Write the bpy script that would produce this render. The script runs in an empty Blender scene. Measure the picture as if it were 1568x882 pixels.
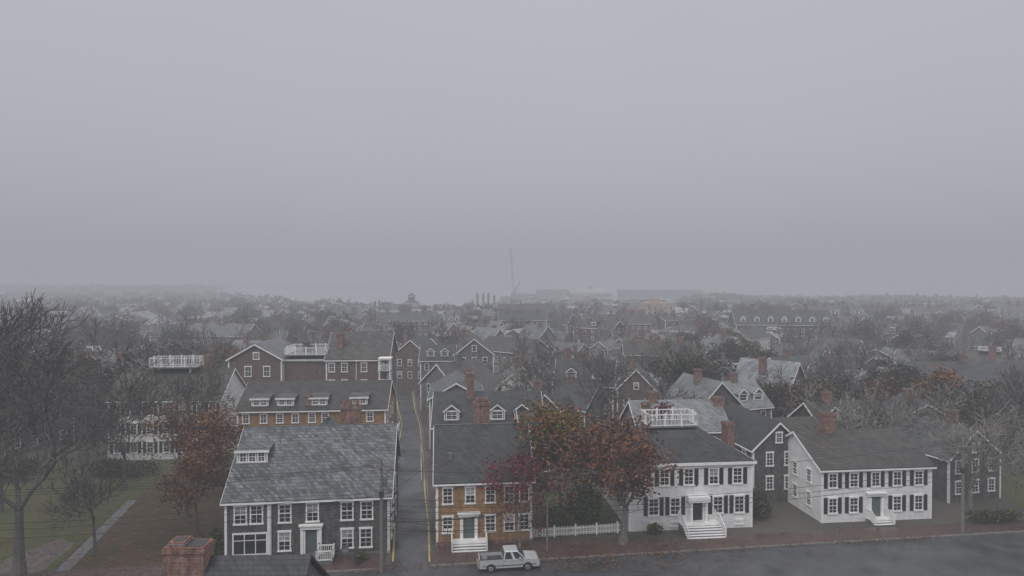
import bpy, bmesh, math, random
from mathutils import Vector, Matrix
rnd = random.Random(11)
scene = bpy.context.scene
COL = scene.collection

# ------------------------------------------------------------------ materials
def _n(nt, t, **kw):
    n = nt.nodes.new(t)
    for k, v in kw.items():
        setattr(n, k, v)
    return n

def rgba(c): return (c[0], c[1], c[2], 1.0)

MATS = {}
def mat(name, col, col2=None, rough=0.8, scale=1.5, pattern=None, mortar=None, objvar=0.0, bump=0.0, metallic=0.0, big=0.25, spec=0.4, wet=0.0):
    m = bpy.data.materials.new(name); m.use_nodes = True
    nt = m.node_tree; L = nt.links
    bs = nt.nodes['Principled BSDF']
    bs.inputs['Roughness'].default_value = rough
    bs.inputs['Metallic'].default_value = metallic
    bs.inputs['Specular IOR Level'].default_value = spec
    if col2 is None: col2 = tuple(c*0.7 for c in col)
    tc = _n(nt, 'ShaderNodeTexCoord')
    no = _n(nt, 'ShaderNodeTexNoise'); no.inputs['Scale'].default_value = scale; no.inputs['Detail'].default_value = 5
    L.new(tc.outputs['Object'], no.inputs['Vector'])
    mr = _n(nt, 'ShaderNodeMapRange'); mr.inputs[1].default_value = .32; mr.inputs[2].default_value = .68
    L.new(no.outputs['Fac'], mr.inputs[0])
    if wet > 0:
        wr = _n(nt, 'ShaderNodeMapRange'); wr.inputs[1].default_value=.38; wr.inputs[2].default_value=.6; wr.inputs[3].default_value=max(.06,rough-wet); wr.inputs[4].default_value=rough+wet*.6
        w2 = _n(nt, 'ShaderNodeTexNoise'); w2.inputs['Scale'].default_value=.22; w2.inputs['Detail'].default_value=6
        L.new(tc.outputs['Object'], w2.inputs['Vector']); L.new(w2.outputs['Fac'], wr.inputs[0]); L.new(wr.outputs[0], bs.inputs['Roughness'])
    if pattern:
        bw, rh, ms = pattern
        sp = _n(nt, 'ShaderNodeSeparateXYZ'); L.new(tc.outputs['Object'], sp.inputs[0])
        ad = _n(nt, 'ShaderNodeMath', operation='ADD'); L.new(sp.outputs[0], ad.inputs[0]); L.new(sp.outputs[1], ad.inputs[1])
        cb = _n(nt, 'ShaderNodeCombineXYZ'); L.new(ad.outputs[0], cb.inputs[0]); L.new(sp.outputs[2], cb.inputs[1])
        br = _n(nt, 'ShaderNodeTexBrick')
        br.inputs['Scale'].default_value = 1; br.inputs['Brick Width'].default_value = bw
        br.inputs['Row Height'].default_value = rh; br.inputs['Mortar Size'].default_value = ms
        br.inputs['Color1'].default_value = rgba(col); br.inputs['Color2'].default_value = rgba(col2)
        br.inputs['Mortar'].default_value = rgba(mortar if mortar else tuple(c*.45 for c in col2))
        L.new(cb.outputs[0], br.inputs['Vector'])
        # vertical weather streaks combined with broad noise
        st = _n(nt, 'ShaderNodeTexNoise'); st.inputs['Scale'].default_value = 1; st.inputs['Detail'].default_value = 3
        cs = _n(nt, 'ShaderNodeCombineXYZ'); a2 = _n(nt, 'ShaderNodeMath', operation='MULTIPLY'); a2.inputs[1].default_value = 3.0
        b2 = _n(nt, 'ShaderNodeMath', operation='MULTIPLY'); b2.inputs[1].default_value = .35
        L.new(ad.outputs[0], a2.inputs[0]); L.new(sp.outputs[2], b2.inputs[0]); L.new(a2.outputs[0], cs.inputs[0]); L.new(b2.outputs[0], cs.inputs[1]); L.new(cs.outputs[0], st.inputs['Vector'])
        av = _n(nt, 'ShaderNodeMath', operation='ADD'); hf = _n(nt, 'ShaderNodeMath', operation='MULTIPLY'); hf.inputs[1].default_value = .5
        L.new(no.outputs['Fac'], av.inputs[0]); L.new(st.outputs['Fac'], av.inputs[1]); L.new(av.outputs[0], hf.inputs[0])
        mx = _n(nt, 'ShaderNodeMix', data_type='RGBA', blend_type='MULTIPLY'); mx.inputs[0].default_value = 1
        L.new(br.outputs['Color'], mx.inputs[6])
        cr = _n(nt, 'ShaderNodeMapRange'); cr.inputs[1].default_value = .36; cr.inputs[2].default_value = .64
        cr.inputs[3].default_value = 1-big; cr.inputs[4].default_value = 1+big
        L.new(hf.outputs[0], cr.inputs[0])
        L.new(cr.outputs[0], mx.inputs[7])
        out = mx.outputs[2]; hsrc = br.outputs['Fac']
    else:
        mx = _n(nt, 'ShaderNodeMix', data_type='RGBA')
        mx.inputs[6].default_value = rgba(col); mx.inputs[7].default_value = rgba(col2)
        L.new(mr.outputs[0], mx.inputs[0]); out = mx.outputs[2]; hsrc = no.outputs['Fac']
    if objvar > 0:
        oi = _n(nt, 'ShaderNodeObjectInfo'); ov = _n(nt, 'ShaderNodeMapRange')
        ov.inputs[3].default_value = 1-objvar; ov.inputs[4].default_value = 1+objvar
        L.new(oi.outputs['Random'], ov.inputs[0])
        m2 = _n(nt, 'ShaderNodeMix', data_type='RGBA', blend_type='MULTIPLY'); m2.inputs[0].default_value = 1
        L.new(out, m2.inputs[6]); L.new(ov.outputs[0], m2.inputs[7]); out = m2.outputs[2]
    L.new(out, bs.inputs['Base Color'])
    if bump > 0:
        bp = _n(nt, 'ShaderNodeBump'); bp.inputs['Strength'].default_value = bump; bp.inputs['Distance'].default_value = .03
        if pattern: bp.invert = True
        L.new(hsrc, bp.inputs['Height']); L.new(bp.outputs[0], bs.inputs['Normal'])
    MATS[name] = m
    return m

mat('shingle_dark', (.068,.061,.060), (.125,.115,.112), pattern=(.2,.16,.012), bump=.4, big=.4)
mat('shingle_brown', (.13,.09,.078), (.08,.057,.05), pattern=(.25,.16,.012), objvar=.35, big=.3)
mat('shingle_red', (.175,.083,.066), (.115,.058,.048), pattern=(.25,.1,.012), objvar=.35, big=.3)
mat('shingle_mauve', (.165,.118,.112), (.125,.088,.084), pattern=(.25,.16,.01), big=.25)
mat('shingle_grey', (.165,.16,.155), (.105,.10,.097), pattern=(.25,.16,.01), objvar=.4, big=.3)
mat('shingle_umber', (.08,.066,.058), (.05,.042,.038), pattern=(.25,.16,.01), objvar=.35, big=.3)
mat('clap_ochre', (.38,.225,.095), (.28,.155,.065), pattern=(.55,.13,.02), mortar=(.17,.11,.06), bump=.3, big=.28)
mat('clap_white', (.76,.76,.75), (.68,.68,.69), pattern=(5,.15,.012), mortar=(.45,.45,.46), big=.1)
mat('brick', (.21,.085,.062), (.125,.052,.042), pattern=(.24,.085,.012), mortar=(.24,.21,.18), bump=.3, scale=3, big=.45)
mat('brick_pave', (.105,.060,.053), (.055,.040,.037), rough=.42, scale=1.6, wet=.2)
mat('roof_slate', (.15,.16,.168), (.05,.057,.064), pattern=(.34,.24,.016), mortar=(.03,.032,.036), rough=.5, bump=.5, scale=.7, big=.4)
mat('roof_dark', (.040,.042,.048), (.022,.024,.027), pattern=(.34,.2,.014), rough=.5, bump=.3, scale=.8, big=.45)
mat('roof_brown', (.062,.054,.050), (.038,.034,.033), pattern=(.34,.2,.014), rough=.55, objvar=.4, scale=.8, big=.4)
mat('roof_grey', (.10,.105,.11), (.06,.063,.068), pattern=(.34,.2,.014), rough=.5, objvar=.5, scale=.8, big=.4)
mat('roof_green', (.062,.07,.055), (.04,.046,.036), pattern=(.34,.2,.014), rough=.7, scale=.8, big=.35)
mat('roof_light', (.21,.22,.23), (.13,.14,.15), pattern=(.34,.2,.014), rough=.55, objvar=.35, scale=.8, big=.35)
mat('white_trim', (.84,.84,.83), (.70,.70,.70), rough=.6, scale=1.4)
mat('glass', (.016,.019,.023), (.032,.037,.042), rough=.12, scale=.8)
mat('blind', (.42,.42,.41), (.16,.165,.17), rough=.3, scale=1.2)
mat('door_green', (.10,.13,.12), (.08,.1,.1), rough=.5)
mat('door_black', (.02,.02,.022), (.03,.03,.03), rough=.4)
mat('metal_dark', (.03,.03,.032), (.05,.05,.05), rough=.5)
mat('lead', (.16,.17,.18), (.1,.1,.11), rough=.5)
mat('clay', (.26,.11,.075), (.18,.08,.055))
mat('asphalt', (.040,.042,.046), (.075,.077,.081), rough=.36, scale=.35, bump=.1, wet=.2)
mat('kerb', (.22,.215,.21), (.13,.125,.12), rough=.7)
mat('yellow_paint', (.62,.44,.10), (.42,.31,.08), rough=.6, scale=3)
mat('grass', (.055,.082,.022), (.10,.088,.035), rough=.95, scale=.3)
mat('litter', (.10,.060,.034), (.055,.05,.024), rough=.95, scale=.8)
mat('gravel', (.17,.145,.13), (.09,.078,.07), rough=.95, scale=2)
mat('path_stone', (.19,.19,.2), (.12,.12,.125), rough=.6, scale=2)
mat('ground', (.055,.052,.036), (.10,.09,.078), rough=.95, scale=.06)
mat('bark', (.095,.084,.076), (.15,.14,.128), rough=.95, scale=4)
mat('bark_pale', (.23,.215,.195), (.11,.10,.09), rough=.95, scale=3)
mat('twig', (.085,.073,.070), (.125,.11,.105), rough=.95, scale=2)
mat('wood_pole', (.21,.195,.18), (.13,.12,.11), rough=.9, scale=6)
mat('wire', (.02,.02,.02), (.03,.03,.03), rough=.6)
mat('paint_silver', (.56,.57,.59), (.50,.51,.53), rough=.28, metallic=.25)
mat('paint_dark', (.02,.022,.028), (.03,.03,.035), rough=.2)
mat('paint_white', (.7,.7,.7), (.62,.62,.62), rough=.3)
mat('rubber', (.018,.018,.018), (.03,.03,.03), rough=.8)
mat('chrome', (.6,.6,.6), (.5,.5,.5), rough=.25, metallic=.8)
mat('lamp_red', (.35,.02,.015), (.3,.02,.02), rough=.3)
mat('lamp_clear', (.6,.6,.58), (.5,.5,.5), rough=.2)
mat('crane_steel', (.16,.15,.15), (.12,.12,.12), rough=.6)
mat('bldg_beige', (.40,.31,.26), (.33,.26,.22), rough=.8)
def leafmats(base, cols):
    r = []
    for i, c in enumerate(cols):
        nm = base+'_%d' % i
        mat(nm, c, tuple(x*.62 for x in c), rough=.75, scale=.9, spec=.2); r.append(nm)
    return r
L_RUST = leafmats('leaf_rust', [(.19,.082,.042),(.145,.062,.036),(.23,.12,.05),(.09,.045,.03)])
L_OAK = leafmats('leaf_oak', [(.185,.073,.05),(.135,.055,.04),(.24,.11,.06),(.08,.042,.033)])
L_CRIM = leafmats('leaf_crimson', [(.22,.030,.050),(.16,.026,.04),(.09,.02,.028)])
L_MIX = leafmats('leaf_mixed', [(.17,.14,.035),(.26,.13,.038),(.095,.11,.03),(.25,.09,.034)])
L_GREEN = leafmats('leaf_green', [(.065,.095,.026),(.04,.06,.02),(.12,.135,.035)])
L_DARK = leafmats('leaf_dark', [(.052,.056,.038),(.08,.066,.048),(.036,.04,.03)])

# ------------------------------------------------------------------ mesh builder
class MB:
    def __init__(s): s.v=[]; s.f=[]; s.m=[]; s.slots=[]
    def si(s, m):
        if m not in s.slots: s.slots.append(m)
        return s.slots.index(m)
    def face(s, pts, m):
        b=len(s.v); s.v.extend([tuple(p) for p in pts]); s.f.append(tuple(range(b,b+len(pts)))); s.m.append(s.si(m))
    def hexa(s, p, m):
        b=len(s.v); s.v.extend([tuple(q) for q in p]); i=s.si(m)
        for f in ((3,2,1,0),(4,5,6,7),(0,1,5,4),(1,2,6,5),(2,3,7,6),(3,0,4,7)):
            s.f.append(tuple(b+k for k in f)); s.m.append(i)
    def box(s,x0,x1,y0,y1,z0,z1,m):
        if x0>x1: x0,x1=x1,x0
        if y0>y1: y0,y1=y1,y0
        s.hexa([(x0,y0,z0),(x1,y0,z0),(x1,y1,z0),(x0,y1,z0),(x0,y0,z1),(x1,y0,z1),(x1,y1,z1),(x0,y1,z1)],m)
    def tube(s,p,q,r0,r1,n,m,cap=False):
        p=Vector(p);q=Vector(q);d=(q-p)
        if d.length<1e-6: return
        d.normalize(); a=d.orthogonal().normalized(); c=d.cross(a)
        b=len(s.v); i=s.si(m)
        for (o,r) in ((p,r0),(q,r1)):
            for k in range(n):
                t=2*math.pi*k/n; w=o+a*(math.cos(t)*r)+c*(math.sin(t)*r); s.v.append((w.x,w.y,w.z))
        for k in range(n):
            s.f.append((b+k,b+(k+1)%n,b+n+(k+1)%n,b+n+k)); s.m.append(i)
        if cap:
            s.f.append(tuple(b+k for k in range(n))[::-1]); s.m.append(i)
            s.f.append(tuple(b+n+k for k in range(n))); s.m.append(i)
    def mesh(s,name,fix=True,smooth=False):
        me=bpy.data.meshes.new(name); me.from_pydata(s.v,[],s.f)
        for k in s.slots: me.materials.append(MATS[k])
        me.polygons.foreach_set('material_index', s.m)
        if smooth: me.polygons.foreach_set('use_smooth',[True]*len(s.f))
        me.update(); return me
    def obj(s,name,loc=(0,0,0),rot=0,parent=None,smooth=False):
        o=bpy.data.objects.new(name,s.mesh(name,smooth=smooth)); o.location=loc; o.rotation_euler=(0,0,rot)
        COL.objects.link(o)
        if parent: o.parent=parent
        return o

def empty(name,loc=(0,0,0),rot=0):
    e=bpy.data.objects.new(name,None); e.location=loc; e.rotation_euler=(0,0,rot); e.empty_display_size=.5; COL.objects.link(e); return e

# ------------------------------------------------------------------ houses
class House:
    def __init__(s,name,x=0,y=0,rot=0,single=False,seed=0):
        s.name=name; s.x=x; s.y=y; s.rot=math.radians(rot); s.single=single; s.parts={}; s.r=random.Random(seed+len(name)+int(x*7))
    def p(s,part):
        k='all' if s.single else part
        if k not in s.parts: s.parts[k]=MB()
        return s.parts[k]
    def vol(s,x0,y0,w,d,eave,ridge,axis='x',wall='shingle_brown',roof='roof_grey',ov=.3,z0=0,hip=False,inset=None,trim=True,peak=.5,corner=True):
        x1=x0+w;y1=y0+d; s.cur=(x0,y0,x1,y1); s.eave=eave; s.ridge=ridge
        W=s.p('walls'); Rf=s.p('roof'); T=s.p('trim')
        if hip:
            for (a,b) in (((x0,y0),(x1,y0)),((x1,y0),(x1,y1)),((x1,y1),(x0,y1)),((x0,y1),(x0,y0))):
                W.face([(a[0],a[1],z0),(b[0],b[1],z0),(b[0],b[1],eave),(a[0],a[1],eave)],wall)
            ix,iy = inset if inset else (d/2,d/2-.01)
            e=eave+.12
            A=[(x0-ov,y0-ov,e),(x1+ov,y0-ov,e),(x1+ov,y1+ov,e),(x0-ov,y1+ov,e)]
            Bq=[(x0+ix,y0+iy,ridge),(x1-ix,y0+iy,ridge),(x1-ix,y1-iy,ridge),(x0+ix,y1-iy,ridge)]
            for k in range(4): Rf.face([A[k],A[(k+1)%4],Bq[(k+1)%4],Bq[k]],roof)
            Rf.face(Bq,roof)
            if trim:
                T.box(x0-ov-.05,x1+ov+.05,y0-ov-.05,y1+ov+.05,eave-.18,eave+.115,'white_trim')
                T.box(x0-.08,x1+.08,y0-.08,y1+.08,eave-.55,eave-.185,'white_trim')
        else:
            if axis=='x': Ln,S=w,d; P=lambda a,b,z:(x0+a,y0+b,z)
            else: Ln,S=d,w; P=lambda a,b,z:(x0+b,y0+a,z)
            pk=S*peak
            W.face([P(0,0,z0),P(Ln,0,z0),P(Ln,0,eave),P(0,0,eave)],wall)
            W.face([P(Ln,S,z0),P(0,S,z0),P(0,S,eave),P(Ln,S,eave)],wall)
            for a in (0,Ln):
                W.face([P(a,0,z0),P(a,S,z0),P(a,S,eave),P(a,pk,ridge),P(a,0,eave)],wall)
            t=.2
            for (b0,b1,sg) in ((0,pk,1),(S,pk,-1)):
                sl=(ridge-eave)/abs(b1-b0); zo=eave-sl*ov; bo=b0-sg*ov
                Rf.hexa([P(-ov,bo,zo),P(Ln+ov,bo,zo),P(Ln+ov,b1,ridge),P(-ov,b1,ridge),
                         P(-ov,bo,zo+t),P(Ln+ov,bo,zo+t),P(Ln+ov,b1,ridge+t),P(-ov,b1,ridge+t)],roof)
                if trim:
                    for a0,a1 in ((-ov-.06,-ov-.004),(Ln+ov+.004,Ln+ov+.06)):
                        T.hexa([P(a0,bo,zo-.14),P(a1,bo,zo-.14),P(a1,b1,ridge-.14),P(a0,b1,ridge-.14),
                                P(a0,bo,zo+.12),P(a1,bo,zo+.12),P(a1,b1,ridge+.12),P(a0,b1,ridge+.12)],'white_trim')
                    c=[P(-ov,bo-sg*.004,0),P(Ln+ov,bo-sg*.07,0)]
                    T.box(c[0][0],c[1][0],c[0][1],c[1][1],zo-.08,zo+.08,'white_trim')
                    c=[P(0,b0+sg*.05,0),P(Ln,b0-sg*.07,0)]
                    T.box(c[0][0],c[1][0],c[0][1],c[1][1],eave-.34,eave-.08,'white_trim')
        if trim and corner:
            for (a,b) in ((x0,1),(x1,-1)):
                for (c,e2) in ((y0,1),(y1,-1)):
                    T.box(a-b*.03,a+b*.2,c-e2*.03,c+e2*.2,z0,eave-.06,'white_trim')
    def mp(s,side,u,o):
        x0,y0,x1,y1=s.cur
        return {'F':(x0+u,y0-o),'B':(x0+u,y1+o),'L':(x0-o,y0+u),'R':(x1+o,y0+u)}[side]
    def pb(s,side,u0,u1,z0,z1,o0,o1,m,part='windows'):
        a=s.mp(side,u0,o0); b=s.mp(side,u1,o1); s.p(part).box(a[0],b[0],a[1],b[1],z0,z1,m)
    def win(s,side,u,zc,w=1.0,h=1.6,det=2,shut=False,grid=2):
        z0,z1=zc-h/2,zc+h/2; u0,u1=u-w/2,u+w/2
        g='blind' if s.r.random()<.16 else 'glass'
        if det==0:
            s.pb(side,u0,u1,z0,z1,-.02,.04,'white_trim')
            f=.13
            s.pb(side,u0+f,u1-f,zc+.04,z1-f,.03,.047,g); s.pb(side,u0+f,u1-f,z0+f,zc-.04,.03,.047,'glass'); return
        f=.13
        s.pb(side,u0+f,u1-f,zc,z1-f,-.02,.015,g); s.pb(side,u0+f,u1-f,z0+f,zc,-.02,.012,'glass')
        s.pb(side,u0,u0+f,z0,z1,-.03,.07,'white_trim'); s.pb(side,u1-f,u1,z0,z1,-.03,.07,'white_trim')
        s.pb(side,u0-.05,u1+.05,z1-f,z1+.07,-.03,.10,'white_trim'); s.pb(side,u0-.06,u1+.06,z0-.06,z0+f*.7,-.03,.12,'white_trim')
        s.pb(side,u0+f,u1-f,zc-.04,zc+.04,.0,.045,'white_trim')
        for k in range(1,grid):
            uu=u0+f+(w-2*f)*k/grid
            s.pb(side,uu-.02,uu+.02,z0+f*.7,z1-f,.0,.035,'white_trim')
        for zz in ((z0+f*.7+zc-.04)/2,(z1-f+zc+.04)/2):
            s.pb(side,u0+f,u1-f,zz-.014,zz+.014,.0,.033,'white_trim')
        if shut:
            s.pb(side,u0-.5,u0-.07,z0,z1,-.02,.06,'door_black','shutters'); s.pb(side,u1+.07,u1+.5,z0,z1,-.02,.06,'door_black','shutters')
    def wins(s,side,us,zs,w=1.0,h=1.6,det=1,shut=False):
        for u in us:
            for z in zs: s.win(side,u,z,w,h,det,shut)
    def dormer(s,u,yf,w,hh,roof,wall,gable=True,det=2,rz=None,nwin=1):
        x0,y0,x1,y1=s.cur; half=(y1-y0)/2; sl=(s.ridge-s.eave)/half
        zb=s.eave+sl*yf+.05; zt=zb+hh; yb=min((zt+.5-s.eave)/sl,half)
        X0=x0+u-w/2;X1=x0+u+w/2
        D=s.p('dormers'); save=(s.cur,s.eave,s.ridge)
        D.box(X0,X1,y0+yf,y0+yb,zb-.25,zt,wall)
        if gable:
            pk=zt+w*.38
            D.face([(X0,y0+yf,zt),(X1,y0+yf,zt),(x0+u,y0+yf,pk)],wall)
            yb2=min((pk-s.eave)/sl+.1,half)
            for sg in (-1,1):
                e=x0+u+sg*(w/2+.18); ze=zt-.12
                D.hexa([(e,y0+yf-.2,ze),(x0+u,y0+yf-.2,pk),(x0+u,y0+yb2,pk),(e,y0+yb2,ze),
                        (e,y0+yf-.2,ze+.13),(x0+u,y0+yf-.2,pk+.13),(x0+u,y0+yb2,pk+.13),(e,y0+yb2,ze+.13)],roof)
                D.hexa([(e,y0+yf-.26,ze-.1),(x0+u,y0+yf-.26,pk-.1),(x0+u,y0+yf-.204,pk-.1),(e,y0+yf-.204,ze-.1),
                        (e,y0+yf-.26,ze+.1),(x0+u,y0+yf-.26,pk+.1),(x0+u,y0+yf-.204,pk+.1),(e,y0+yf-.204,ze+.1)],'white_trim')
        else:
            D.hexa([(X0-.2,y0+yf-.25,zt+.003),(X1+.2,y0+yf-.25,zt+.003),(X1+.2,y0+yb+.4,zt+.35),(X0-.2,y0+yb+.4,zt+.35),
                    (X0-.2,y0+yf-.25,zt+.12),(X1+.2,y0+yf-.25,zt+.12),(X1+.2,y0+yb+.4,zt+.5),(X0-.2,y0+yb+.4,zt+.5)],roof)
            D.box(X0-.22,X1+.22,y0+yf-.31,y0+yf-.255,zt-.08,zt+.14,'white_trim')
        s.cur=(X0,y0+yf,X1,y1)
        ww=(w-.3)/nwin
        for k in range(nwin): s.win('F',.15+ww*(k+.5),(zb+zt)/2+.08,ww*.92,hh*.86,det)
        s.pb('F',-.02,.12,zb-.1,zt,-.03,.05,'white_trim'); s.pb('F',w-.12,w+.02,zb-.1,zt,-.03,.05,'white_trim')
        s.cur,s.eave,s.ridge=save
    def chim(s,x,y,wx,wy,top,base=None,pots=0,m='brick'):
        C=s.p('chimney'); b=base if base is not None else max(0,top-5)
        C.box(x-wx/2,x+wx/2,y-wy/2,y+wy/2,b,top-.35,m)
        C.box(x-wx/2-.08,x+wx/2+.08,y-wy/2-.08,y+wy/2+.08,top-.35,top-.12,m)
        C.box(x-wx/2-.02,x+wx/2+.02,y-wy/2-.02,y+wy/2+.02,top-.12,top,m)
        C.box(x-wx/2+.15,x+wx/2-.15,y-wy/2+.15,y+wy/2-.15,top,top+.03,'metal_dark')
        C.box(x-wx/2-.06,x+wx/2+.06,y-wy/2-.06,y+wy/2+.06,b,b+.25,'lead') if base else None
        for k in range(pots):
            px=x-wx/2+wx*(k+.5)/pots; C.tube((px,y,top),(px,y,top+.6),.2,.15,8,'clay',True)
    def rail(s,x0,x1,y0,y1,z,h=1.0,step=.16,part='roof_walk',sides='FBLR',post=1.8,deck=True):
        T=s.p(part)
        if deck: T.box(x0-.1,x1+.1,y0-.1,y1+.1,z-.15,z,'lead')
        seg=[]
        if 'F' in sides: seg.append(((x0,y0),(x1,y0)))
        if 'B' in sides: seg.append(((x0,y1),(x1,y1)))
        if 'L' in sides: seg.append(((x0,y0),(x0,y1)))
        if 'R' in sides: seg.append(((x1,y0),(x1,y1)))
        for (a,b) in seg:
            Ld=math.hypot(b[0]-a[0],b[1]-a[1]); n=max(1,round(Ld/post))
            for zz,t in ((z+h-.06,.05),(z+.12,.035)):
                if a[1]==b[1]: T.box(a[0],b[0],a[1]-.04,a[1]+.04,zz-t,zz+t,'white_trim')
                else: T.box(a[0]-.04,a[0]+.04,a[1],b[1],zz-t,zz+t,'white_trim')
            for k in range(n+1):
                px=a[0]+(b[0]-a[0])*k/n; py=a[1]+(b[1]-a[1])*k/n
                T.box(px-.08,px+.08,py-.08,py+.08,z,z+h+.14,'white_trim')
            m=int(Ld/step)
            for k in range(1,m):
                px=a[0]+(b[0]-a[0])*k/m; py=a[1]+(b[1]-a[1])*k/m
                T.box(px-.022,px+.022,py-.022,py+.022,z+.12,z+h-.1,'white_trim')
    def door(s,side,u,w,h,m,pil=True,top=.5):
        D='door'
        s.pb(side,u-w/2,u+w/2,.5,.5+h,-.02,.05,m,D)
        for a,b in ((.15,.42),(.58,.85)):
            for c,e in ((.1,.42),(.5,.9)):
                s.pb(side,u-w/2+w*a,u-w/2+w*b,.5+h*c,.5+h*e,.0,.065,m,D)
        for sg in (-1,1):
            s.pb(side,u+sg*(w/2+.03),u+sg*(w/2+.35),.2,.5+h+.1,-.02,.22,'white_trim',D)
        s.pb(side,u-w/2,u+w/2,.5+h,.5+h+.25,-.02,.1,'glass',D)
        s.pb(side,u-w/2-.5,u+w/2+.5,.5+h+.25,.5+h+.25+top,-.02,.35,'white_trim',D)
        s.pb(side,u-w/2-.62,u+w/2+.62,.5+h+.25+top,.5+h+.38+top,-.02,.5,'white_trim',D)
    def steps(s,u,w,n,m='white_trim',rail=True,y0=0,h=.17,landing=1.0):
        T=s.p('front_steps'); top=n*h
        T.box(u-w/2,u+w/2,y0-landing,y0-.01,top-.12,top,m)
        T.box(u-w/2+.06,u+w/2-.06,y0-landing+.06,y0-.02,0,top-.121,'lead')
        for k in range(1,n):
            T.box(u-w/2,u+w/2,y0-landing-.3*k,y0-landing-.3*(k-1)-.002,top-h*k-.06,top-h*k,m)
            T.box(u-w/2+.04,u+w/2-.04,y0-landing-.3*k+.05,y0-landing-.3*(k-1)-.002,0,top-h*k-.061,'lead')
        if rail:
            for sg in (-1,1):
                x=u+sg*(w/2-.06)
                yA=y0-.1; yB=y0-landing; yC=y0-landing-.3*(n-1)
                for (py,pz) in ((yA,top),(yB,top),(yC,h)):
                    T.box(x-.06,x+.06,py-.06,py+.06,pz,pz+1.05,'white_trim')
                T.hexa([(x-.04,yB,top+.85),(x+.04,yB,top+.85),(x+.04,yA,top+.85),(x-.04,yA,top+.85),(x-.04,yB,top+.95),(x+.04,yB,top+.95),(x+.04,yA,top+.95),(x-.04,yA,top+.95)],'white_trim')
                T.hexa([(x-.04,yC,h+.85),(x+.04,yC,h+.85),(x+.04,yB,top+.85),(x-.04,yB,top+.85),(x-.04,yC,h+.95),(x+.04,yC,h+.95),(x+.04,yB,top+.95),(x-.04,yB,top+.95)],'white_trim')
                k=0.0
                while k<1:
                    py=yA+(yC-yA)*k; f=0 if py>yB else (yB-py)/(yB-yC) ; zz=top+(h-top)*f
                    T.box(x-.02,x+.02,py-.02,py+.02,zz,zz+.88,'white_trim'); k+=.07
    def done(s):
        if s.single:
            return s.parts['all'].obj(s.name,(s.x,s.y,0),s.rot)
        e=empty(s.name,(s.x,s.y,0),s.rot)
        for k,b in s.parts.items(): b.obj(k,parent=e)
        return e

# --- grey shingle house left of the lane
h=House('shingle_house',-27.6,62.5,6.6)
h.vol(0,0,15.6,15,5.8,11.1,wall='shingle_dark',roof='roof_slate')
h.wins('F',[1.45,2.95,5.6,8.2,11.5,13.4],[4.45],1.25,1.85,2)
h.wins('F',[5.55,11.5,13.3],[1.75],1.25,1.95,2)
h.pb('F',.7,4.0,.55,2.7,-.02,.10,'white_trim')
for k in range(3): h.pb('F',.85+k*1.03,1.78+k*1.03,.7,2.55,.05,.12,'glass')
h.pb('F',.85,3.9,1.95,2.02,.1,.14,'white_trim')
h.pb('F',3.95,4.2,0,5.4,-.02,.05,'white_trim','trim')
h.door('F',8.1,1.05,2.1,'door_green',top=.35); h.pb('F',7.1,7.35,.2,2.8,-.02,.3,'white_trim','door'); h.pb('F',8.85,9.1,.2,2.8,-.02,.3,'white_trim','door')
h.pb('F',0,15.6,0,.35,-.02,.06,'lead','foundation')
h.steps(8.1,1.9,3,'lead',rail=False)
h.pb('F',8.9,10.4,.0,.5,.6,2.2,'lead','side_steps')
h.rail(8.95,10.35,-2.2,-.7,.5,1.0,part='side_steps',deck=False)
h.wins('R',[2.2,5,9],[4.4,1.75],1.1,1.8,1); h.wins('L',[2.2,5.5,9],[4.4,1.75],1.1,1.8,1)
h.dormer(1.6,3.6,3.0,1.25,'roof_slate','shingle_dark',gable=False,nwin=3)
h.chim(10.8,8.6,2.1,1.5,13.2,9.5,pots=3)
h.p('roof').hexa([(7.2,7.5,11.0),(9.9,7.5,11.0),(9.9,8.5,10.9),(7.2,8.5,10.9),(8.5,7.6,12.2),(8.6,7.6,12.2),(8.6,8.4,12.2),(8.5,8.4,12.2)],'roof_slate')
h.p('roof').box(-.3,15.9,7.42,7.58,11.26,11.34,'lead')
for vx,vy in ((3.9,5.6),(6.3,6.6)): h.p('roof').tube((vx,vy,5.8+vy*.7),(vx,vy,5.8+vy*.7+.9),.06,.06,6,'lead',True)
for px in (4.3,15.45): h.p('trim').tube((px,-.12,.2),(px,-.12,5.5),.05,.05,6,'white_trim',True)
h.done()

# --- ochre house right of the lane
h=House('ochre_house',-7.7,66.2,6.0)
h.vol(0,0,9.8,11.4,6.5,10.9,wall='clap_ochre',roof='roof_dark')
h.wins('F',[1.15,3.45,5.5,7.45,9.0],[5.1],1.1,1.75,2)
h.wins('F',[1.15,5.5,7.45,9.0],[2.15],1.15,1.75,2)
h.door('F',3.3,1.1,2.2,'door_green',top=.3)
h.steps(3.3,3.6,4,landing=1.2)
h.pb('F',0,9.8,0,.4,-.02,.06,'brick','foundation')
h.wins('L',[2,5,8.5],[5.1,2.1],1.0,1.6,1); h.wins('R',[2,5,8.5],[5.1,2.1],1.0,1.6,1)
h.chim(5.0,6.5,1.75,1.1,13.4,9.8)
h.chim(5.0,6.5,1.2,.7,13.9,13.2)
h.p('roof').box(-.3,10.1,5.62,5.78,11.06,11.14,'lead')
h.p('roof').box(1.2,1.6,2,2.4,8,8.9,'lead')
h.done()

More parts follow.
